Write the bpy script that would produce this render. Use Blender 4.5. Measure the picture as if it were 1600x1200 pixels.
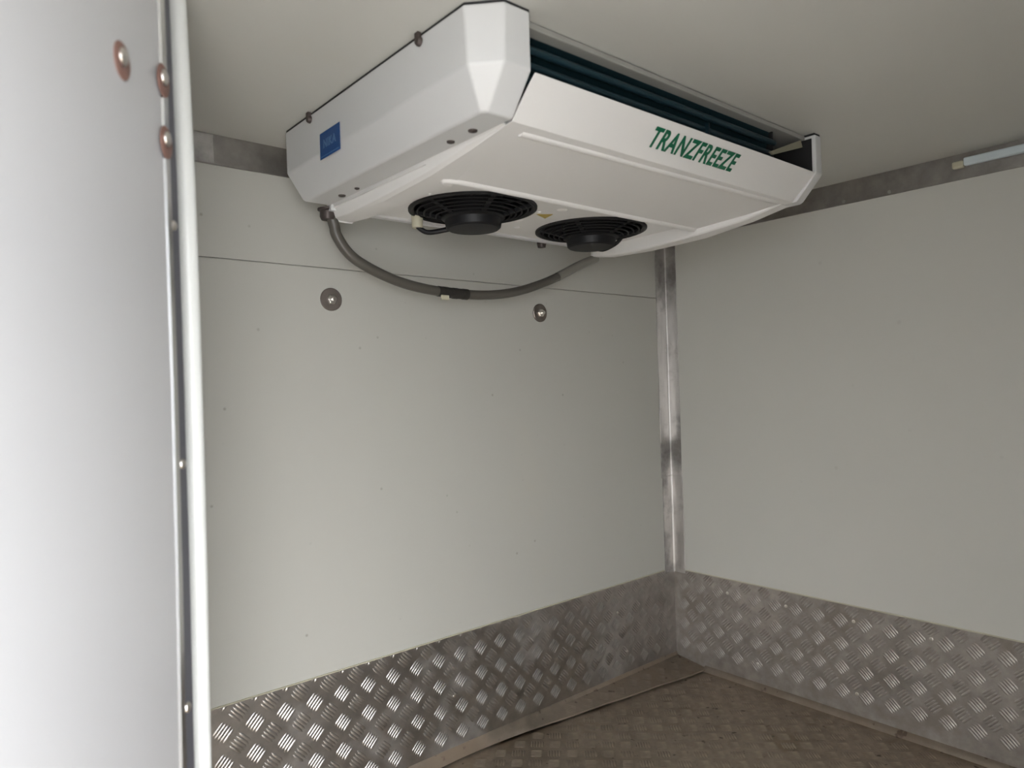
import bpy, bmesh, math, random
from mathutils import Matrix, Vector, Euler
random.seed(7)
for o in list(bpy.data.objects): bpy.data.objects.remove(o)
S = bpy.context.scene
COL = S.collection
PI = math.pi
H = 1.5                     # inside height of the body (m)

# ---------------------------------------------------------------- camera
cam = bpy.data.cameras.new('camera')
cam.sensor_width = 36; cam.lens = 1106.8/1600*36; cam.clip_start = .02
co = bpy.data.objects.new('camera', cam); COL.objects.link(co)
Fw = Vector((.6479, .7617, .0033)); Ri = Vector((.7615, -.6475, -.0297)); Up = Vector((.0204, -.0217, .9996))
co.matrix_world = Matrix(((Ri.x, Up.x, -Fw.x, -1.9926), (Ri.y, Up.y, -Fw.y, -1.5113), (Ri.z, Up.z, -Fw.z, .9594), (0, 0, 0, 1)))
cam.dof.use_dof = True; cam.dof.focus_distance = 1.75; cam.dof.aperture_fstop = 4.0
S.camera = co
SKY = 5.6
# ---------------------------------------------------------------- daylight (overcast sky) and exposure
w = bpy.data.worlds.new('overcast_sky'); S.world = w; w.use_nodes = True
bg = w.node_tree.nodes['Background']
bg.inputs[0].default_value = (.95, .97, 1.0, 1)
wt = w.node_tree; wc = wt.nodes.new('ShaderNodeTexCoord'); wx = wt.nodes.new('ShaderNodeSeparateXYZ'); wt.links.new(wc.outputs['Generated'], wx.inputs[0])
wm = wt.nodes.new('ShaderNodeMath'); wm.operation = 'MULTIPLY_ADD'; wm.use_clamp = False      # overcast sky: zenith three times the horizon
wt.links.new(wx.outputs['Z'], wm.inputs[0]); wm.inputs[1].default_value = 2.0*SKY; wm.inputs[2].default_value = 1.0*SKY
wn = wt.nodes.new('ShaderNodeMath'); wn.operation = 'MAXIMUM'; wt.links.new(wm.outputs[0], wn.inputs[0]); wn.inputs[1].default_value = SKY
wt.links.new(wn.outputs[0], bg.inputs[1])
S.view_settings.view_transform = 'Standard'; S.view_settings.look = 'None'
S.view_settings.exposure = 1.0; S.view_settings.gamma = 1.0
S.view_settings.use_curve_mapping = False

# ---------------------------------------------------------------- materials
MATS = {}
def mat(name, col, rough=.5, metal=0., coat=0., spec=.5):
    if name in MATS: return MATS[name]
    m = bpy.data.materials.new(name); m.use_nodes = True
    b = m.node_tree.nodes['Principled BSDF']
    b.inputs['Base Color'].default_value = (*col, 1); b.inputs['Roughness'].default_value = rough
    b.inputs['Metallic'].default_value = metal; b.inputs['Coat Weight'].default_value = coat
    b.inputs['Specular IOR Level'].default_value = spec
    MATS[name] = m
    return m
class NT:
    def __init__(s, m):
        s.t = m.node_tree; s.b = s.t.nodes['Principled BSDF']; s.c = s.t.nodes.new('ShaderNodeTexCoord')
    def n(s, ty, **k):
        x = s.t.nodes.new(ty)
        for a, v in k.items(): setattr(x, a, v)
        return x
    def l(s, a, b): s.t.links.new(a, b)
    def mapping(s, scale=(1, 1, 1), loc=(0, 0, 0)):
        m = s.n('ShaderNodeMapping'); m.inputs['Scale'].default_value = scale; m.inputs['Location'].default_value = loc
        s.l(s.c.outputs['Object'], m.inputs[0]); return m.outputs[0]
    def noise(s, sc, det=4, rough=.55, vec=None):
        x = s.n('ShaderNodeTexNoise'); x.inputs['Scale'].default_value = sc; x.inputs['Detail'].default_value = det
        x.inputs['Roughness'].default_value = rough; s.l(vec or s.c.outputs['Object'], x.inputs['Vector']); return x.outputs['Fac']
    def ramp(s, fac, a, b, ca=(0, 0, 0), cb=(1, 1, 1)):
        r = s.n('ShaderNodeValToRGB'); e = r.color_ramp.elements
        e[0].position = a; e[1].position = b; e[0].color = (*ca, 1); e[1].color = (*cb, 1); s.l(fac, r.inputs[0]); return r.outputs[0]
    def mix(s, fac, a, b, mode='MIX'):
        x = s.n('ShaderNodeMix', data_type='RGBA', blend_type=mode)
        for v, i in ((fac, 0), (a, 6), (b, 7)):
            if isinstance(v, (int, float)): x.inputs[i].default_value = v
            elif isinstance(v, tuple): x.inputs[i].default_value = (*v, 1)
            else: s.l(v, x.inputs[i])
        return x.outputs[2]
    def math(s, op, a, b=0.):
        x = s.n('ShaderNodeMath', operation=op)
        for v, i in ((a, 0), (b, 1)):
            if isinstance(v, (int, float)): x.inputs[i].default_value = v
            else: s.l(v, x.inputs[i])
        return x.outputs[0]
    def bump(s, h, strength, dist=.001):
        x = s.n('ShaderNodeBump'); x.inputs['Strength'].default_value = strength; x.inputs['Distance'].default_value = dist
        s.l(h, x.inputs['Height']); s.l(x.outputs[0], s.b.inputs['Normal'])

def wall_material(name, col, specks=(1, 1, 1), rough=.36, dark=.45):
    m = mat(name, col, rough); t = NT(m)
    big = t.ramp(t.noise(1.7, 3), .35, .75)
    c = t.mix(big, tuple(x*.965 for x in col), col)
    # faint yellowish smears
    sm = t.ramp(t.noise(3.1, 5, .6, t.mapping((1, 1, .55), (3, 1, 2))), .60, .85)
    c = t.mix(t.math('MULTIPLY', sm, .22), c, (.55, .50, .38))
    if specks:
        v = t.n('ShaderNodeTexVoronoi'); v.inputs['Scale'].default_value = 19; t.l(t.mapping(specks, (.37, .11, .53)), v.inputs['Vector'])
        d = t.ramp(v.outputs['Distance'], .03, .085, (1, 1, 1), (0, 0, 0))
        k = t.math('MULTIPLY', d, t.ramp(t.noise(9, 2, .5, t.mapping((1, 1, 1), (5, 5, 5))), .47, .56))
        c = t.mix(t.math('MULTIPLY', k, dark), c, (.16, .13, .10))
    t.l(c, t.b.inputs['Base Color'])
    t.bump(t.noise(60, 3), .06, .002)
    return m
M_WALL = wall_material('wall_panel_white', (.475, .468, .428), (1, 0, 1))  # toned darker than the side wall to stand in for weaker light
M_WALL_R = wall_material('side_wall_brightened', (.58, .57, .525), (0, .6, .6), .36, .12)  # same white panels, made paler in place of missing light here
M_CEIL = wall_material('ceiling_panel_white', (.565, .558, .518), False, .42)
M_LEAF = wall_material('door_panel_white', (.57, .57, .58), False, .33)
M_DARK_WALL = mat('unseen_wall_darkened', (.075, .072, .065), .7)  # unseen wall coloured near black to darken the back left corner
M_GROOVE = mat('seam_backing', (.40, .39, .35), .8)  # backing board behind the wall panels, shows in the seam
M_POST = mat('white_plastic_post', (.70, .71, .69), .35)
M_FLANGE = mat('shaded_flange_grey', (.11, .11, .13), .55)  # metal flange coloured dark to paint its shade

def metal_material(name, col, rough, dirt=(.20, .16, .11), amount=.5, lo=.48, hi=.72, metal=1., grain=(1, 1, 1), dirt2=None):
    m = mat(name, col, rough, metal); t = NT(m)
    n1 = t.noise(5, 6, .62, t.mapping((1, 1, 1), (2, 7, 1)))
    d = t.math('MULTIPLY', t.ramp(n1, lo, hi), amount)
    g = t.ramp(t.noise(24, 4, .6, t.mapping(grain)), .3, .7, tuple(x*.8 for x in col), tuple(min(1, x*1.12) for x in col))
    c = t.mix(d, g, dirt)
    if dirt2:
        k = t.ramp(t.noise(38, 2, .5, t.mapping((1, 1, 1), (1, 3, 9))), .66, .72)
        c = t.mix(t.math('MULTIPLY', k, .75), c, dirt2)
    t.l(c, t.b.inputs['Base Color'])
    mm = t.math('SUBTRACT', metal, t.math('MULTIPLY', d, metal*.9)); t.l(mm, t.b.inputs['Metallic'])
    rr = t.math('ADD', rough, t.math('MULTIPLY', d, .3)); t.l(rr, t.b.inputs['Roughness'])
    t.bump(t.noise(90, 3), .08, .001)
    return m
M_ALU = metal_material('worn_aluminium_trim', (.56, .54, .52), .44, (.13, .115, .105), .7, .50, .64, grain=(1, 1, .25))
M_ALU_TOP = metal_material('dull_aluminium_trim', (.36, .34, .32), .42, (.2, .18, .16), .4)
M_PLATE = metal_material('checker_plate_aluminium', (.50, .48, .46), .38, (.16, .125, .09), .55, .50, .72)
M_PLATE_R = metal_material('checker_plate_browned', (.46, .43, .40), .45, (.17, .135, .105), .75, .40, .64)
M_FLOOR = metal_material('dirty_checker_floor', (.50, .43, .35), .31, (.15, .10, .052), .75, .44, .68, dirt2=(.035, .025, .018))
M_LEDGE = metal_material('muddy_sheet_ledge', (.29, .25, .205), .5, (.19, .14, .095), .85, .36, .6, dirt2=(.07, .045, .03))
M_STRIP = mat('bright_door_strip', (.78, .79, .80), .25, 1.)
M_WASH = metal_material('dull_steel_washer', (.26, .23, .21), .45, (.12, .09, .07), .7)
M_RUST = metal_material('rusty_washer', (.30, .17, .14), .5, (.13, .06, .045), .85, .36, .6, .4)
M_BOLT = mat('steel_bolt_head', (.75, .72, .68), .28, 1.)
M_UNIT = mat('white_plastic_dimmed', (.60, .60, .595), .34)  # cap white darkened below the cover white in place of weaker light
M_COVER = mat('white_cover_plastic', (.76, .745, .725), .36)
M_BLACK = mat('black_plastic', (.008, .008, .009), .5, 0, 0, .3)
M_GUARD = mat('black_guard', (.008, .008, .009), .6, 0, 0, .25)
M_BLACK2 = mat('black_matt', (.010, .010, .011), .7)
M_COIL = mat('teal_coated_fins', (.006, .022, .028), .45, .2)
M_TUBE = mat('blue_coated_tube', (.007, .027, .037), .45, .1)
M_HOSE = mat('grey_drain_hose', (.085, .078, .066), .42)
M_HOSEC = mat('clear_hose_end', (.20, .19, .165), .3)
M_TAPE = mat('black_tape', (.02, .018, .016), .5)
M_PAN = mat('grey_roof_pan', (.30, .295, .27), .5)
M_BRACE = mat('yellowed_brace', (.26, .25, .18), .5)
M_CREAM = mat('cream_plastic', (.52, .49, .37), .4)
M_GREEN = mat('green_lettering', (.0, .115, .052), .45)
M_BLUE = mat('blue_sticker', (.002, .055, .21), .4)
M_BLUE2 = mat('pale_blue_print', (.09, .19, .36), .5)
M_SCREW = mat('dark_screw', (.07, .055, .05), .5, .4)
M_YELLOW = mat('yellow_warning', (.42, .30, .04), .5)
M_TRUNK = mat('pale_blue_plastic', (.62, .70, .73), .4)
M_GROUND = mat('yard_concrete', (.26, .255, .24), .9)
t = NT(M_GROUND); t.l(t.ramp(t.noise(2, 6), .3, .7, (.22, .215, .20), (.31, .30, .285)), t.b.inputs['Base Color'])

# ---------------------------------------------------------------- mesh helpers
def link(name, me, m, parent=None):
    o = bpy.data.objects.new(name, me); COL.objects.link(o)
    if m and not me.materials: me.materials.append(m)
    if parent: o.parent = parent
    return o
def build(name, bm, m, parent=None, smooth=None, bevel=0, seg=2):
    bmesh.ops.recalc_face_normals(bm, faces=bm.faces)
    me = bpy.data.meshes.new(name); bm.to_mesh(me); bm.free()
    o = link(name, me, m, parent)
    if smooth is not None:
        me.polygons.foreach_set('use_smooth', [True]*len(me.polygons))
        if smooth > 0: me.set_sharp_from_angle(angle=math.radians(smooth))
    if bevel:
        b = o.modifiers.new('bevel', 'BEVEL'); b.width = bevel; b.segments = seg; b.limit_method = 'ANGLE'
        b.angle_limit = math.radians(20); b.harden_normals = True
        me.polygons.foreach_set('use_smooth', [True]*len(me.polygons))
    return o
def box(bm, x0, x1, y0, y1, z0, z1):
    return hexa(bm, [(x0, y0, z0), (x1, y0, z0), (x1, y1, z0), (x0, y1, z0), (x0, y0, z1), (x1, y0, z1), (x1, y1, z1), (x0, y1, z1)])
def hexa(bm, pts):
    v = [bm.verts.new(p) for p in pts]
    for f in ((0, 3, 2, 1), (4, 5, 6, 7), (0, 1, 5, 4), (1, 2, 6, 5), (2, 3, 7, 6), (3, 0, 4, 7)): bm.faces.new([v[i] for i in f])
    return v
def loft(bm, rings, cap=True):
    R = [[bm.verts.new(p) for p in r] for r in rings]
    n = len(R[0])
    for a, b in zip(R, R[1:]):
        for i in range(n): bm.faces.new((a[i], a[(i+1) % n], b[(i+1) % n], b[i]))
    if cap: bm.faces.new(R[0][::-1]); bm.faces.new(R[-1])
    return R
def lathe(bm, prof, n=32, M=Matrix()):
    """prof: (r, h) pairs, revolved about local Z."""
    rings = []
    for r, h in prof:
        if r < 1e-6: rings.append([bm.verts.new(M @ Vector((0, 0, h)))])
        else: rings.append([bm.verts.new(M @ Vector((r*math.cos(2*PI*i/n), r*math.sin(2*PI*i/n), h))) for i in range(n)])
    for a, b in zip(rings, rings[1:]):
        for i in range(n):
            j = (i+1) % n
            f = [a[0] if len(a) == 1 else a[i]]
            if len(a) > 1: f.append(a[j])
            if len(b) > 1: f += [b[j], b[i]]
            else: f.append(b[0])
            bm.faces.new(f)
def tube(bm, pts, rad, n=10, cap=True):
    pts = [Vector(p) for p in pts]; rings = []; prev = None
    for i, p in enumerate(pts):
        d = (pts[min(i+1, len(pts)-1)]-pts[max(i-1, 0)]).normalized()
        if prev is None:
            a = d.orthogonal().normalized()
        else:
            a = (prev-d*prev.dot(d)).normalized()
        prev = a; b = d.cross(a)
        r = rad[i] if isinstance(rad, (list, tuple)) else rad
        rings.append([p+(a*math.cos(2*PI*k/n)+b*math.sin(2*PI*k/n))*r for k in range(n)])
    loft(bm, rings, cap)
def spline(P, k=8):
    P = [Vector(p) for p in P]; out = []
    for i in range(len(P)-1):
        a = P[max(i-1, 0)]; b = P[i]; c = P[i+1]; d = P[min(i+2, len(P)-1)]
        for j in range(k):
            s = j/k
            out.append(.5*((2*b)+(c-a)*s+(2*a-5*b+4*c-d)*s*s+(3*b-a-3*c+d)*s**3))
    out.append(P[-1]); return out
def orient(loc, axis):
    """matrix putting local Z along axis at loc"""
    return Matrix.Translation(Vector(loc)) @ Vector(axis).to_track_quat('Z', 'Y').to_matrix().to_4x4()
def tag(o, label=None, cat=None, group=None, kind=None):
    if label: o['label'] = label
    if cat: o['category'] = cat
    if group: o['group'] = group
    if kind: o['kind'] = kind
    return o
def empty(name, loc):
    o = bpy.data.objects.new(name, None); o.empty_display_size = .05; COL.objects.link(o); o.location = loc
    return o
def under(o, parent):
    """parent a world-space part keeping its place"""
    o.parent = parent
    o.matrix_parent_inverse = Matrix.Translation(-Vector(parent.location))
    return o
def struct(name, bm, m, label, **k):
    return tag(build(name, bm, m, **k), label, kind='structure')

# ---------------------------------------------------------------- the body of the van: floor, walls, ceiling
XL, YR = -1.70, -1.65       # inner faces of left wall and rear end
ZP, ZT, ZS = .318, 1.437, 1.244
bm = bmesh.new(); box(bm, -2.56, .06, YR, .06, -.06, 0)
floor = struct('floor', bm, M_FLOOR, 'dirty brown checker plate floor of the cold box')
bm = bmesh.new(); box(bm, -2.56, .06, YR, .06, H, H+.06)
struct('ceiling', bm, M_CEIL, 'smooth off white ceiling above the cooling unit')
bm = bmesh.new(); box(bm, XL, 0, .006, .06, 0, H)
wb = struct('wall_back', bm, M_GROOVE, 'off white front bulkhead wall with two panels and a thin seam')
bm = bmesh.new(); box(bm, XL, 0, 0, .006, .0, ZS-.001); build('panel', bm, M_WALL, wb, bevel=.001)
bm = bmesh.new(); box(bm, XL, 0, .0008, .006, ZS+.001, H); build('panel', bm, M_WALL, wb, bevel=.001)
bm = bmesh.new(); box(bm, 0, .06, YR, .06, 0, H)
struct('wall_right', bm, M_WALL_R, 'plain off white side wall right of the corner trim')
bm = bmesh.new()     # runs from the bulkhead to the post, then splays outwards; slanted and dark to shade the corner
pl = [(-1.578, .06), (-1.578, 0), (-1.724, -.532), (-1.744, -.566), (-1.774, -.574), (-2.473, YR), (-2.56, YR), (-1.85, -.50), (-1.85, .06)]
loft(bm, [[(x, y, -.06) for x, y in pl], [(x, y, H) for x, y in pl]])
struct('wall_left', bm, M_DARK_WALL, 'unseen left wall, slanted and darkened to shade the back corner')
bm = bmesh.new(); box(bm, -1.78, .06, YR-.06, YR, -.06, H+.06)  # unseen wall, sized to narrow the light from behind
struct('wall_rear', bm, M_LEAF, 'unseen rear wall added behind the camera to narrow the light')
bm = bmesh.new(); box(bm, -2.56, -1.78, YR-.06, YR, 1.42, H+.06)  # unseen header, added to keep light off the upper walls
struct('light_cut_header', bm, M_LEAF, 'unseen header added behind the camera to cut the light')
# yard outside
bm = bmesh.new(); box(bm, -14, 12, -14, 12, -.90, -.80)
tag(build('ground', bm, M_GROUND), 'grey concrete yard outside the body', kind='structure')

# vertical corner trim: an upper and a lower length of aluminium angle
def angle_piece(z0, z1, wa, wb_, tk):
    bm = bmesh.new()
    pr = [(0, 0), (-wa, 0), (-wa, -tk), (-tk*2, -tk), (-tk, -tk*2), (-tk, -wb_), (0, -wb_)]
    loft(bm, [[(x, y, z0) for x, y in pr], [(x, y, z1) for x, y in pr]])
    return bm
tr = empty('trim_1', (0, 0, ZP)); tag(tr, 'worn aluminium angle running up the corner between the walls', kind='structure')
under(build('upper_length', angle_piece(.632, ZT+.02, .054, .046, .0030), M_ALU, bevel=.001), tr)
under(build('lower_length', angle_piece(ZP-.01, .638, .049, .049, .0042), M_ALU, bevel=.001), tr)
# ceiling trims
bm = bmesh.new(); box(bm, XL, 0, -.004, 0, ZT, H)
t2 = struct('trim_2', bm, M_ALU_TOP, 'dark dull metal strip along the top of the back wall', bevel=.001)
bm = bmesh.new(); box(bm, XL, -1.503, -.0065, -.004, ZT+.001, H-.001); build('joint_cover', bm, M_ALU, t2, bevel=.001)
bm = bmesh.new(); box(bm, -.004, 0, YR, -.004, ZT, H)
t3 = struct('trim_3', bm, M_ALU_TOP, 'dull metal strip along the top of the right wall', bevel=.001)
for y in (-.62, -.74, -1.1):
    bm = bmesh.new(); lathe(bm, [(.005, 0), (.0045, .0015), (0, .0025)], 12, orient((-.004, y, ZT+.008), (-1, 0, 0))); build('rivet', bm, M_ALU, t3, 40)

# ---------------------------------------------------------------- checker plate
def lozenge_mesh(cut=None, flip=0):
    """five raised bars side by side, on the local XY plane"""
    bm = bmesh.new()
    L, Wd, Hh, pitch = .0185, .0031, .0021, .0071
    for k in range(5):
        c = (k-2)*pitch; l = L*(1 if abs(k-2) < 2 else .93)
        base = [(-l, c), (-l*.6, c-Wd), (l*.6, c-Wd), (l, c), (l*.6, c+Wd), (-l*.6, c+Wd)]
        b = [bm.verts.new((x, y, 0)) for x, y in base]
        r = [bm.verts.new((-l*.62, c, Hh)), bm.verts.new((l*.62, c, Hh))]
        for f in ((b[0], b[1], r[0]), (b[1], b[2], r[1], r[0]), (b[2], b[3], r[1]), (b[3], b[4], r[1]), (b[4], b[5], r[0], r[1]), (b[5], b[0], r[0])): bm.faces.new(f)
    bmesh.ops.transform(bm, matrix=Matrix.Rotation(PI/4, 4, 'Z'), verts=bm.verts)
    if cut is not None:
        if flip: bmesh.ops.transform(bm, matrix=Matrix.Rotation(PI/2, 4, 'Z'), verts=bm.verts)
        bmesh.ops.bisect_plane(bm, geom=bm.verts[:]+bm.edges[:]+bm.faces[:], plane_co=(0, cut, 0), plane_no=(0, 1, 0), clear_outer=True)
    bmesh.ops.recalc_face_normals(bm, faces=bm.faces)
    for f in bm.faces: f.smooth = True
    me = bpy.data.meshes.new('tread_lozenge'); bm.to_mesh(me); bm.free()
    return me
LZ = {}
def lozenge(parent, m, loc, base_rot, flip, cut=None):
    if cut is not None and cut > .026: cut = None
    key = (m.name, cut and round(cut, 4), flip if cut is not None else 0)
    if key not in LZ: LZ[key] = lozenge_mesh(cut, flip); LZ[key].materials.append(m)
    if cut is not None: flip = 0
    o = bpy.data.objects.new('tread_lozenge', LZ[key]); COL.objects.link(o)
    o.matrix_world = Matrix.Translation(loc) @ base_rot @ Matrix.Rotation(PI/2 if flip else 0, 4, 'Z')
    o.parent = parent
    return o
PX, PZ = .0670, .0662
R_BACK = Euler((PI/2, 0, 0)).to_matrix().to_4x4()
R_RIGHT = Euler((PI/2, 0, -PI/2)).to_matrix().to_4x4()
PT = .003                    # sheet thickness
bm = bmesh.new(); box(bm, XL, 0, -PT, 0, .0, ZP)
bb = struct('baseboard_back', bm, M_PLATE, 'grey checker plate kick panel along the bulkhead wall', bevel=.0008)
for i in range(-4, 19):
    for j in range(-1, 4):
        for fl in (0, 1):
            x = -1.2476+(i+.5*fl)*PX; z = .2655-(j+.5*fl)*PZ+(PZ if fl else 0)
            if x < -1.62 or x > -.02 or z > ZP+.017 or z < .045: continue
            lozenge(bb, M_PLATE, Vector((x, -PT, z)), R_BACK, fl, ZP-.001-z)
bm = bmesh.new(); box(bm, -PT, 0, YR, -PT, .0, ZP)
br = struct('baseboard_right', bm, M_PLATE_R, 'brownish grey checker plate kick panel along the right wall', bevel=.0008)
for i in range(-5, 13):
    for j in range(-1, 4):
        for fl in (0, 1):
            y = -.3063-(i+.5*fl)*.0666; z = .2705-(j+.5*fl)*PZ+(PZ if fl else 0)
            if y > -.025 or z > ZP+.015 or z < .03: continue
            lozenge(br, M_PLATE_R, Vector((-PT, y, z)), R_RIGHT, 1-fl, ZP-.001-z)
for y, z in ((-.41, .2753), (-.61, .2763), (-.613, .0755), (-.807, .277), (-.21, .274), (-.31, .075)):
    bm = bmesh.new(); lathe(bm, [(.005, 0), (.0045, .0015), (0, .003)], 12, orient((-PT, y, z), (-1, 0, 0))); build('rivet', bm, M_BOLT, br, 40)
for x, z in ((-.935, .165), (-.60, .10), (-.30, .232), (-.26, .10)):
    bm = bmesh.new(); lathe(bm, [(.005, 0), (.0045, .0015), (0, .003)], 12, orient((x, -PT, z), (0, -1, 0))); build('rivet', bm, M_BOLT, bb, 40)
# caulk beads on the top edge of the plates
def bead(pts, name='sealant_bead', parent=None):
    bm = bmesh.new(); tube(bm, pts,   .0022, 6); return build(name, bm, M_CREAM2, parent, 60)
M_CREAM2 = mat('yellowed_sealant', (.50, .47, .36), .5)
bead([(XL, -.001, ZP+.001), (-.053, -.001, ZP+.001)], parent=bb)
bead([(-.001, -.051, ZP+.001), (-.001, YR, ZP+.001)], parent=br)
# floor treads
fx = [(-.632+(i+.5*fl)*PX, -.1890-(j+.5*fl)*.0655, fl) for i in range(-16, 10) for j in range(-2, 32) for fl in (0, 1)]
fx = [q for q in fx if XL+.03 < q[0] < -.03 and YR+.03 < q[1] < min(-.035, -.150-.142*q[0])]
def in_view(q):
    d = Vector((q[0], q[1], 0))-co.matrix_world.translation
    f = d.dot(Fw); u = 800+1106.8*d.dot(Ri)/f; v = 600-1106.8*d.dot(Up)/f
    return f > 0 and 0 < u < 1640 and v < 1230
near = [q for q in fx if in_view(q)][:300]; rest = [q for q in fx if q not in near]
for x, y, fl in near: lozenge(floor, M_FLOOR, Vector((x, y, 0)), Matrix(), 1-fl)
bm = bmesh.new(); tmpl = lozenge_mesh()
for x, y, fl in rest:
    k = len(bm.verts); bm.from_mesh(tmpl); bm.verts.ensure_lookup_table()
    T = Matrix.Translation((x, y, 0)) @ Matrix.Rotation(0 if fl else PI/2, 4, 'Z')
    for v in bm.verts[k:]: v.co = T @ v.co
tag(build('tread_pattern', bm, M_FLOOR, floor, 0), kind='stuff')

# bent sheet flange at the foot of the back plate, and strip along the right wall
bm = bmesh.new()
ra = []; n = 24
for i in range(n+1):
    x = XL+(-.004-XL)*i/n
    yl = min(-.014, -.128-.142*(x+.0)) if x > -1.0 else -.014
    wob = .0018*math.sin(i*1.9)+.0012*math.sin(i*4.3)
    yl += wob
    zt = .034
    ra.append([(x, -PT, zt), (x, -PT-.006, zt-.010), (x, (yl-PT)*.5-.002, .0165), (x, yl, .0085), (x, yl-.001, .0045), (x, (yl-PT)*.5, .011), (x, -PT, .012)])
loft(bm, ra)
led = struct('trim_4', bm, M_LEDGE, 'muddy bent metal flange where the bulkhead plate meets the floor', smooth=35)
for i in range(9):
    x = -.085-.067*i*.98
    yl = -.128-.142*x; ang = math.atan2(.0155, abs(yl)-.009)
    for f in ((.42, .84) if yl < -.085 else (.6,)):
        if abs(yl)*f+.02 > abs(yl) and abs(yl) < .05: continue
        y = -.009+(yl+.009)*f*.9
        lozenge(led, M_LEDGE, Vector((x+(.0335 if f == .84 else 0), y, .0240+(y+.009)*math.tan(ang)+.0006)), Matrix.Rotation(ang, 4, 'X'), 1)
bm = bmesh.new()
pr = [(-PT, .016), (-PT-.007, .013), (-.016, .006), (-.018, .0), (-PT, .0)]
loft(bm, [[(x, y, z) for x, z in pr] for y in (-.118, YR)])
struct('trim_5', bm, M_LEDGE, 'thin dirty metal fillet strip along the foot of the right wall', smooth=35)

# ---------------------------------------------------------------- door post and open door on the left
bm = bmesh.new()
cen = [(-1.7125, -.5372, 0), (-1.7138, -.5386, .476), (-1.7128, -.5405, .725), (-1.7128, -.5416, .975), (-1.7143, -.5414, 1.224), (-1.7187, -.5388, 1.474), (-1.719, -.5386, H)]
rings = []
for c in spline(cen, 4):
    rings.append([(c.x+.0125*math.cos(a), c.y+.0125*math.sin(a), c.z) for a in [2*PI*k/16 for k in range(16)]])
loft(bm, rings)
struct('trim_6', bm, M_POST, 'slim bright white plastic post at the edge of the door opening', smooth=50)

A = math.radians(33); O = Vector((-1.735, -.60, 0))
U = Vector((-math.sin(A), -math.cos(A), 0)); Nn = Vector((math.cos(A), -math.sin(A), 0))
LM = Matrix(((U.x, 0, Nn.x, O.x), (U.y, 0, Nn.y, O.y), (0, 1, 0, 0), (0, 0, 0, 1)))   # local: along leaf, up, out of the face
door = empty('door_1', (O.x, O.y, 0)); tag(door, 'pale grey door panel standing open at the left edge', kind='structure')
def on_leaf(name, bm, m, **k):
    bmesh.ops.transform(bm, matrix=LM, verts=bm.verts)
    return under(build(name, bm, m, **k), door)
bm = bmesh.new(); box(bm, .036, .70, .004, H-.004, -.045, 0); on_leaf('leaf_panel', bm, M_LEAF, bevel=.002)
bm = bmesh.new()
loft(bm, [[(a, z, -.035), (a, z, .0012), (.0460, z, .0012), (.0460, z, -.035)] for z, a in ((.004, .020), (.52, .0185), (.75, .0155), (.97, .0165), (1.2, .021), (1.42, .031), (H-.004, .035))])
on_leaf('shaded_flange', bm, M_FLANGE)
bm = bmesh.new()
loft(bm, [[(.0425+dx, z, 0), (.0435+dx, z, .0026), (.0575+dx, z, .0026), (.0590+dx, z, 0)] for z, dx in ((.004, .006), (.53, .006), (.75, .001), (.97, -.001), (1.2, .003), (1.41, .008), (H-.004, .010))])
on_leaf('edge_strip', bm, M_STRIP, smooth=25)
for s, z in ((.0400, 1.1577), (.0316, .880), (.0375, .598), (.036, .31)):
    bm = bmesh.new(); lathe(bm, [(.0062, .001), (.0058, .003), (.0035, .0048), (0, .0053)], 16, Matrix.Translation((s, z, 0))); on_leaf('rivet', bm, M_BOLT, smooth=45)
for s, z, mw, h0 in ((.1711, 1.2889, M_RUST, 0), (.0640, 1.3157, M_RUST, .0024), (.0600, 1.2473, M_RUST, .0024)):
    bm = bmesh.new(); T = Matrix.Translation((s, z, h0))
    lathe(bm, [(.0182, .0), (.0182, .0010), (.017, .0018), (.006, .0018)], 32, T)
    w_ = on_leaf('bolt_washer', bm, mw, smooth=40)
    bm = bmesh.new(); lathe(bm, [(.0088, .001), (.0085, .0030), (.0062, .0046), (.003, .0053), (0, .0054)], 20, Matrix.Translation((s, z+.004, h0)))
    h_ = on_leaf('bolt_head', bm, M_BOLT, smooth=45)

# ---------------------------------------------------------------- bolts on the bulkhead
for (x, z), lab in (((-1.248, 1.172), 'round steel wall bolt with wide washer below the hose at left'), ((-.594, 1.170), 'round steel wall bolt with wide washer nearest the corner trim')):
    e = empty('wall_bolt', (x, 0, z)); tag(e, lab, 'bolt', 'washered bolts on the bulkhead wall')
    bm = bmesh.new(); lathe(bm, [(.0265, -.0002), (.0265, .003), (.025, .0045), (.008, .005)], 32, orient((x, 0, z), (0, -1, 0)))
    under(build('washer', bm, M_WASH, smooth=40), e)
    bm = bmesh.new(); lathe(bm, [(.0125, .004), (.0125, .0085), (.0105, .0105), (.004, .0112), (0, .0112)], 6, orient((x, 0, z), (0, -1, 0)))
    under(build('bolt_head', bm, M_BOLT, bevel=.0008), e)
    bm = bmesh.new(); lathe(bm, [(.005, .011), (.005, .017), (0, .0175)], 12, orient((x+.002, 0, z), (0, -1, 0)))
    under(build('bolt_tip', bm, M_BOLT, smooth=45), e)

# ---------------------------------------------------------------- strip light trunking on the right wall
e = empty('strip_trunking', (0, -.91, 1.48)); tag(e, 'pale blue plastic strip with cream end block below the ceiling', 'trunking')
bm = bmesh.new(); box(bm, -.020, -.004, YR+.1, -.918, 1.466, 1.486); under(build('strip_body', bm, M_TRUNK, bevel=.004, seg=3), e)
bm = bmesh.new(); box(bm, -.021, -.004, -.918, -.893, 1.463, 1.480); under(build('end_block', bm, M_CREAM, bevel=.004, seg=3), e)

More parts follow.
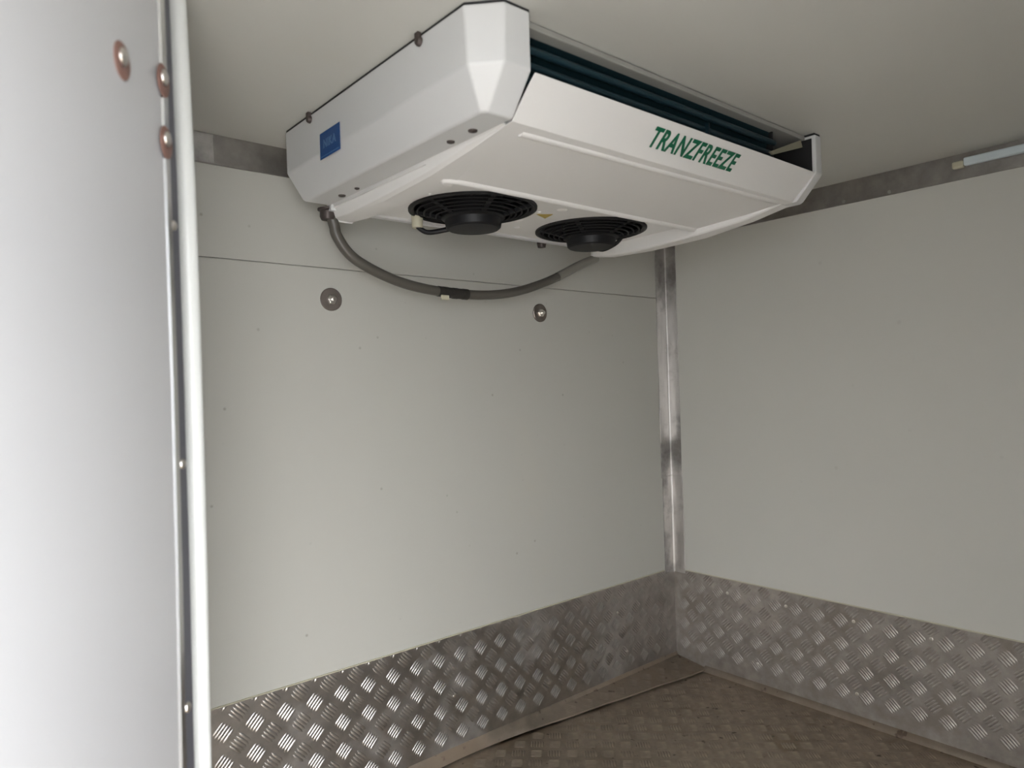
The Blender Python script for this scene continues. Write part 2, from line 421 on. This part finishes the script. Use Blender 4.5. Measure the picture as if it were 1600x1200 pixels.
# ---------------------------------------------------------------- the cooling unit under the ceiling
E0 = Vector((-.89, -.43, 1.495))
unit = empty('evaporator_unit', E0)
tag(unit, 'white slimline twin fan cooling unit hanging under the ceiling', 'cooling unit')
def part(name, bm, m, parent=None, **k):
    o = build(name, bm, m, **k)
    if parent is None: return under(o, unit)
    o.parent = parent; return o
z0, z1, z2 = 1.4965, 1.411, 1.356
XA, XB, XC, XD = -1.391, -1.303, -.458, -.392      # outer/inner edges of the end caps
def end_cap(xo, xi, s):
    """s=+1: outer face towards -X"""
    bm = bmesh.new()
    def ring(z, o1, ch, yf, yr, xin):
        return [(xo+s*o1, yr, z), (xo+s*o1, yf+ch*1.05, z), (xo+s*(o1+ch), yf, z), (xin, yf, z), (xin, yr, z)]
    rings = [ring(z0, 0, .040, -.765, -.105, xi), ring(z1, .001, .036, -.765, -.105, xi), ring(z2+.004, .031, .010, -.722, -.112, xi+s*.002), ring(z2, .035, .009, -.718, -.118, xi+s*.002)]
    loft(bm, rings)
    return bm
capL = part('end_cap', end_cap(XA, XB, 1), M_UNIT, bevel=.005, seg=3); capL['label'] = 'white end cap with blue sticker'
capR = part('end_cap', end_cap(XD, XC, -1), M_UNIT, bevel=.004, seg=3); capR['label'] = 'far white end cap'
# black strip painting the shaded gap between cap and ceiling
for xo, xi, s in ((XA, XB, 1), (XD, XC, -1)):
    bm = bmesh.new()
    pr = [(xo+s*.002, -.107), (xo+s*.002, -.722), (xo+s*.041, -.763), (xi, -.763), (xi, -.107)]
    loft(bm, [[(x, y, 1.496) for x, y in pr], [(x, y, H) for x, y in pr]])
    part('gap_shade', bm, M_BLACK2)
# fixing lugs on the ceiling side
for y in (-.225, -.612):
    bm = bmesh.new(); lathe(bm, [(.0075, .0), (.0075, .003), (.0055, .0065), (0, .008)], 14, orient((XA, y, 1.487), (-1, 0, 0))); part('fixing_screw', bm, M_SCREW, smooth=45)
    bm = bmesh.new(); box(bm, XA-.007, XA, y-.005, y+.005, 1.488, H); part('fixing_tab', bm, M_SCREW, bevel=.001)
# roof pan and rear sheet
bm = bmesh.new(); box(bm, XB, XC, -.742, -.11, 1.4885, 1.4985); part('top_pan', bm, M_PAN, bevel=.002)
bm = bmesh.new(); box(bm, XB, XC, -.125, -.110, 1.345, 1.4885); part('rear_sheet', bm, M_UNIT)

# bottom cover: sloping front, tray and two side flares
def zc(y): return 1.3575-.088*(y+.712)
ZK = ((-.70, 1.357), (-.60, 1.3365), (-.46, 1.3195), (-.30, 1.3155), (-.17, 1.3185), (-.105, 1.3255))
ZKL = ((-.70, 1.357), (-.60, 1.3480), (-.47, 1.3358), (-.30, 1.3290), (-.17, 1.3265), (-.105, 1.3268))
def zf(y, ZK=ZK):
    for (a, za), (b, zb) in zip(ZK, ZK[1:]):
        if y <= b: return za+(zb-za)*max(0, y-a)/(b-a)
    return ZK[-1][1]
cov = bmesh.new()
xl, xr = XB+.004, XC-.004+.008
YF = -.470                                   # front edge of the fan recess
def prof_solid(bm, xs, prof, prof_in):
    loft(bm, [[(x, y, z) for y, z in prof+prof_in[::-1]] for x in xs])
front = [(-.742, 1.4175), (-.763, 1.4125), (-.709, 1.3575), (YF, zc(YF)), (YF, 1.352)]
inner = [(-.742, 1.4135), (-.757, 1.4095), (-.700, 1.364), (YF-.02, 1.3555), (YF-.004, 1.352)]
def xoff(k): return (0.018, 0.0, .006, .034, .034)[k]
ringsL = []
def cov_ring(side):
    # narrower at lip corner and along the bottom edges
    out = []
    for k, (y, z) in enumerate(front):
        o = (.022, .004, .004, .020, .020)[k]
        out.append(((xl+o) if side < 0 else (xr-o), y, z))
    for k, (y, z) in reversed(list(enumerate(inner))):
        o = (.022, .006, .008, .020, .020)[k]
        out.append(((xl+o) if side < 0 else (xr-o), y, z))
    return out
loft(cov, [cov_ring(-1), cov_ring(1)])
def flare(bm, xo, xi_f, xi_r, s, K):
    """wedge of the cover that deepens towards the rear"""
    yr = -.105
    r = []
    for y in (-.69, -.60, YF, -.38, -.30, -.17, yr+.006, yr):
        f = (y+.70)/(yr+.70)
        z = zf(y, K) if y < yr+.004 else zf(y, K)+.004
        if y < YF: xi = xo+s*.05
        else: xi = xi_f+(xi_r-xi_f)*(y-YF)/(yr-YF)
        r.append([(xo, y, 1.362), (xo+s*(.004+.012*f), y, z+.0035), (xo+s*(.012+.016*f), y, z-.0004), (xi-s*.004, y, z-.0004), (xi, y, z+.003), (xi, y, 1.362)])
    loft(bm, r)
flare(cov, XB+.002, -1.222, -1.240, 1, ZKL)
flare(cov, XC+.030, -.496, -.478, -1, ZK)
cover = part('bottom_cover', cov, M_COVER, bevel=.0035, seg=3); cover['label'] = 'white lower cover with sloping lettered front'
# pressed bead across the tray and raised lip round the recess
def ridge(pts, r, flat=.5):
    bm = bmesh.new(); tube(bm, spline(pts, 6), r, 10)
    return bm
bm = ridge([(-1.240, -.680, zc(-.68)+.007), (-1.225, -.682, zc(-.68)+.0055), (-.9, -.685, zc(-.685)+.0055), (-.53, -.690, zc(-.69)+.0055), (-.515, -.690, zc(-.69)+.007)], .0095)
b_ = build('pressed_bead', bm, M_COVER, smooth=60); b_.parent = cover
bm = ridge([(-1.222, -.16, 1.3335), (-1.228, YF+.02, zc(YF)+.004), (-1.218, YF+.002, zc(YF)+.0045), (-.86, YF+.002, zc(YF)+.0045), (-.51, YF+.002, zc(YF)+.0045), (-.495, YF+.012, zc(YF)+.005)][1:], .0105)
b_ = build('recess_lip', bm, M_COVER, smooth=60); b_.parent = cover
# lettering on the sloping front
def text_mesh(s, size, depth=.0004, off=0.0):
    c = bpy.data.curves.new('lettering', 'FONT'); c.body = s; c.size = size; c.extrude = depth; c.offset = off
    c.space_character = 1.12; c.align_x = 'CENTER'; c.align_y = 'CENTER'
    o = bpy.data.objects.new('tmp', c); COL.objects.link(o)
    dg = bpy.context.evaluated_depsgraph_get(); me = bpy.data.meshes.new_from_object(o.evaluated_get(dg))
    bpy.data.objects.remove(o); bpy.data.curves.remove(c)
    return me
def fit(me, wd, ht):
    xs = [v.co.x for v in me.vertices]; ys = [v.co.y for v in me.vertices]
    cx, cy = (min(xs)+max(xs))/2, (min(ys)+max(ys))/2; sx, sy = wd/(max(xs)-min(xs)), ht/(max(ys)-min(ys))
    for v in me.vertices: v.co.x = (v.co.x-cx)*sx; v.co.y = (v.co.y-cy)*sy
    return me
fn = Vector((0, -.055, -.054)).normalized(); fu = Vector((0, -.054, .055)).normalized()
me = fit(text_mesh('TRANZFREEZE', .05, .0003, .0013), .262, .0375)
o = link('lettering', me, M_GREEN); me.materials.clear(); me.materials.append(M_GREEN)
pc = Vector((-.870, -.7365, 1.3848))+fn*.0012+fu*.004
o.matrix_world = Matrix(((1, 0, fn.x, pc.x), (0, fu.y, fn.y, pc.y), (0, fu.z, fn.z, pc.z), (0, 0, 0, 1)))
o['label'] = 'green capital lettering'
mw = o.matrix_world.copy(); o.parent = cover; o.matrix_parent_inverse = Matrix(); o.matrix_world = mw
# sticker
bm = bmesh.new(); box(bm, XA-.0012, XA-.0002, -.346, -.266, 1.397, 1.446); st = part('sticker', bm, M_BLUE); st['label'] = 'blue rectangular sticker'
bm = bmesh.new()
box(bm, XA-.0016, XA-.001, -.342, -.270, 1.4005, 1.4017)
part('sticker_line', bm, M_BLUE2, st)
me = fit(text_mesh('NIKA', .02, .0002, .0004), .050, .016); o = link('sticker_print', me, M_BLUE2); me.materials.clear(); me.materials.append(M_BLUE2)
o.matrix_world = Matrix(((0, 0, -1, XA-.0013), (-1, 0, 0, -.306), (0, 1, 0, 1.4235), (0, 0, 0, 1)))
mw = o.matrix_world.copy(); o.parent = st; o.matrix_world = mw
# screws under the caps
for x, y, r in ((-1.3225, -.648, .0075), (-1.3215, -.588, .0068), (-1.318, -.268, .005), (-1.318, -.205, .0075), (-.436, -.655, .0065), (-.432, -.585, .006)):
    bm = bmesh.new(); lathe(bm, [(r, .0), (r*.95, .002), (r*.5, .0032), (0, .0034)], 14, orient((x, y, z2), (0, 0, -1))); part('cover_screw', bm, M_SCREW, smooth=45)
# fan panel
FZ = 1.3505
F1, F2, FR = Vector((-1.045, -.283, FZ)), Vector((-.667, -.279, FZ)), .137
def fan_panel():
    bm = bmesh.new()
    x0, x1, y0, y1 = -1.30, -.46, YF-.01, -.112
    # outer loop and round holes bridged per fan in two rectangular fields
    xm = (F1.x+F2.x)/2; N = 40
    for c, xa, xb in ((F1, x0, xm), (F2, xm, x1)):
        def edge(a):
            dx, dy = math.cos(a), math.sin(a); tt = []
            if abs(dx) > 1e-9: tt.append(((xb if dx > 0 else xa)-c.x)/dx)
            if abs(dy) > 1e-9: tt.append(((y1 if dy > 0 else y0)-c.y)/dy)
            k = min(tt); return (c.x+dx*k, c.y+dy*k)
        angs = sorted([2*PI*i/N for i in range(N)]+[math.atan2(yy-c.y, xx-c.x) % (2*PI) for xx in (xa, xb) for yy in (y0, y1)])
        lo, li, ui = [], [], []
        for a in angs:
            ex, ey = edge(a)
            lo.append(bm.verts.new((ex, ey, FZ))); li.append(bm.verts.new((c.x+FR*math.cos(a), c.y+FR*math.sin(a), FZ))); ui.append(bm.verts.new((c.x+FR*math.cos(a), c.y+FR*math.sin(a), FZ+.01)))
        n = len(angs)
        for i in range(n):
            j = (i+1) % n; bm.faces.new((lo[i], lo[j], li[j], li[i])); bm.faces.new((li[i], li[j], ui[j], ui[i]))
    bmesh.ops.remove_doubles(bm, verts=bm.verts, dist=1e-5)
    return bm
bm = fan_panel(); fp = part('fan_panel', bm, M_COVER)
bm = bmesh.new(); box(bm, -1.236, -.50, -.124, -.110, FZ-.0002, FZ+.022); part('panel_edge', bm, M_COVER, fp)
# dimples and warning sign on the fan panel
for x, y, r in ((-.872, -.385, .012), (-.885, -.255, .012), (-.905, -.345, .005), (-.845, -.20, .010), (-1.19, -.33, .005)):
    bm = bmesh.new(); lathe(bm, [(r, 0), (r*.8, .002), (r*.4, .0032), (0, .0035)], 18, orient((x, y, FZ), (0, 0, -1))); part('panel_stud', bm, M_COVER, fp, smooth=60)
bm = bmesh.new()
loft(bm, [[(-.850, -.305, z), (-.895, -.325, z), (-.862, -.345, z)] for z in (FZ-.0006, FZ)]); wl = part('warning_label', bm, M_YELLOW, fp)
# fans
def fan(c, rot):
    bm = bmesh.new()
    # ring shroud
    lathe(bm, [(FR+.004, .0), (FR+.004, -.004), (FR-.002, -.006), (FR-.008, -.002), (FR-.011, .030), (FR-.004, .034)], 48, Matrix.Translation(c))
    ring = part('fan', bm, M_BLACK, smooth=40); ring['label'] = 'black axial fan'
    # struts sweeping down from ring to motor
    for k in range(6):
        a = 2*PI*k/6+rot
        bm = bmesh.new(); w2 = .0055
        d = Vector((math.cos(a), math.sin(a), 0)); s = Vector((-math.sin(a), math.cos(a), 0))
        rr = []
        for r, z in ((.132, -.004), (.10, -.012), (.058, -.024)):
            p_ = c+d*r; rr.append([p_+s*w2+Vector((0, 0, z)), p_-s*w2+Vector((0, 0, z)), p_-s*w2+Vector((0, 0, z+.008)), p_+s*w2+Vector((0, 0, z+.008))])
        loft(bm, rr); part('strut', bm, M_GUARD, ring)
    # guard rings
    bm = bmesh.new()
    for r, z in ((.121, -.0065), (.107, -.010), (.094, -.0135), (.081, -.0175), (.069, -.0205)):
        P = [c+Vector((r*math.cos(2*PI*i/40), r*math.sin(2*PI*i/40), z)) for i in range(41)]
        tube(bm, P, .0022, 5, False)
    part('finger_guard', bm, M_GUARD, ring, smooth=60)
    # motor
    bm = bmesh.new()
    lathe(bm, [(.068, .02), (.070, -.018), (.070, -.022), (.063, -.026), (.060, -.042), (.056, -.0455), (.030, -.0465), (0, -.0465)], 36, Matrix.Translation(c)); part('motor', bm, M_BLACK, ring, smooth=35)
    # rotor blades
    for k in range(9):
        a = 2*PI*k/9; bm = bmesh.new(); rr = []
        for r, tw, ch in ((.05, .9, .030), (.09, .65, .042), (.122, .5, .050)):
            d = Vector((math.cos(a), math.sin(a), 0)); s = Vector((-math.sin(a), math.cos(a), 0))
            q = s*math.cos(tw)*ch*.5+Vector((0, 0, math.sin(tw)*ch*.5)); p_ = c+d*r+Vector((0, 0, .022)); nn = q.cross(d).normalized()*.0012
            rr.append([p_-q+nn, p_+q+nn, p_+q-nn, p_-q-nn])
        loft(bm, rr); part('blade', bm, M_BLACK, ring, smooth=30)
    # backing so that the inside of the unit stays dark
    return ring
fa = fan(F1, .2); fb = fan(F2, .5)
bm = bmesh.new(); lathe(bm, [(.0, -.03), (.012, -.03), (.013, -.012), (.013, .0), (0, .0)], 12, Matrix.Translation((-1.118, -.172, FZ))); part('connector', bm, M_CREAM, fa, smooth=40)
bm = bmesh.new(); tube(bm, spline([(-1.118, -.172, FZ-.026), (-1.10, -.185, FZ-.040), (-1.07, -.215, FZ-.036), (-1.045, -.235, FZ-.028)], 6), .006, 8); part('motor_lead', bm, M_BLACK, fa, smooth=60)
bm = bmesh.new(); tube(bm, spline([(-.605, -.225, FZ-.028), (-.575, -.235, FZ-.034), (-.555, -.265, FZ-.020), (-.55, -.285, FZ-.002)], 6), .005, 8); part('motor_lead', bm, M_BLACK, fb, smooth=60)
# black sheet added above the fans so the inside looks shaded
bm = bmesh.new(); box(bm, XB+.005, XC-.003, -.66, -.126, 1.388, 1.392); part('inner_shade_sheet', bm, M_BLACK2)
# coil behind the front opening
CX1 = -.575
coil_bm = bmesh.new()
n = 300
for i in range(n):
    x = XB+.004+(CX1-XB-.004)*i/(n-1)
    v = [coil_bm.verts.new(q) for q in ((x, -.722, 1.4885), (x, -.700, 1.394), (x, -.64, 1.394), (x, -.64, 1.4885))]; coil_bm.faces.new(v)
coil = part('coil', coil_bm, M_COIL); coil['label'] = 'dark teal finned coil'
bm = bmesh.new(); box(bm, XB+.003, CX1, -.690, -.64, 1.392, 1.4885); part('coil_core', bm, M_COIL, coil)
for y, z, r in ((-.7265, 1.4655, .006), (-.7215, 1.4435, .0055), (-.7165, 1.424, .0065)):
    bm = bmesh.new(); tube(bm, [(XB+.002, y, z), (CX1+.01, y, z)], r, 10); part('coil_tube', bm, M_TUBE, coil, smooth=60)
bm = bmesh.new(); hexa(bm, [(CX1, -.728, 1.394), (CX1+.004, -.728, 1.394), (CX1+.004, -.60, 1.394), (CX1, -.60, 1.394), (CX1, -.728, 1.4885), (CX1+.004, -.728, 1.4885), (CX1+.004, -.60, 1.4885), (CX1, -.60, 1.4885)]); part('coil_end_plate', bm, M_BLACK2, coil)
bm = bmesh.new(); hexa(bm, [(-.612, -.742, 1.434), (-.600, -.742, 1.430), (-.462, -.738, 1.474), (-.470, -.738, 1.4885), (-.612, -.739, 1.434), (-.600, -.739, 1.430), (-.462, -.735, 1.474), (-.470, -.735, 1.4885)]); part('coil_brace', bm, M_BRACE, coil)
bm = bmesh.new(); box(bm, CX1+.004, XC-.001, -.66, -.655, 1.394, 1.4885); part('cavity_shade_back', bm, M_BLACK2)  # black sheet painting the dark depth of the cavity
bm = bmesh.new(); box(bm, XC-.003, XC-.0005, -.757, -.62, 1.412, 1.4885); part('cavity_shade_side', bm, M_BLACK2)  # black plate over the lit cap face, in place of shade
bm = bmesh.new(); box(bm, -.8215, -.818, -.736, -.728, 1.420, 1.452); part('coil_clip', bm, M_TUBE, coil)
# hose gland
bm = bmesh.new(); lathe(bm, [(.0, -.022), (.014, -.022), (.0165, -.016), (.0165, -.004), (.021, -.002), (.021, .002), (0, .002)], 16, Matrix.Translation((-1.298, -.098, 1.352))); part('hose_gland', bm, M_SCREW, smooth=40)
# pipe stub behind the fan panel
bm = bmesh.new(); lathe(bm, [(0, -.016), (.011, -.014), (.013, -.004), (.013, .012)], 14, Matrix.Translation((-.662, -.09, 1.352))); part('pipe_stub', bm, M_SCREW, smooth=40)

# ---------------------------------------------------------------- drain hose
hp = [(-1.290, -.098, 1.340), (-1.283, -.098, 1.318), (-1.2765, -.098, 1.2957), (-1.244, -.098, 1.2571), (-1.1812, -.098, 1.2269), (-1.0974, -.098, 1.2038), (-.9883, -.098, 1.1928), (-.8691, -.098, 1.1938), (-.7606, -.098, 1.2106), (-.6424, -.098, 1.2482), (-.527, -.098, 1.2989), (-.455, -.100, 1.327)]
sp = spline(hp, 8); k1, k2, k3 = 48, 54, 76
hose = empty('drain_hose', hp[0]); tag(hose, 'grey plastic drain hose looping below the cooling unit', 'hose')
bm = bmesh.new(); tube(bm, sp[:k3+1], .0118, 14); under(build('tube', bm, M_HOSE, smooth=60), hose)
bm = bmesh.new(); tube(bm, sp[k3-2:], .0125, 14); o = under(build('tube_end', bm, M_HOSEC, smooth=60), hose)
for i in range(3):
    k = 47+i*2
    bm = bmesh.new(); tube(bm, sp[k:k+2], .0135, 14); under(build('tape_band', bm, M_TAPE, smooth=40), hose)
bm = bmesh.new(); tube(bm, sp[46:53], .0128, 14); under(build('tape_wrap', bm, M_TAPE, smooth=40), hose)
q = sp[47]; bm = bmesh.new(); box(bm, q.x-.012, q.x+.010, q.y-.014, q.y-.008, q.z-.021, q.z-.009); under(build('paper_tab', bm, M_CREAM, bevel=.002), hose)
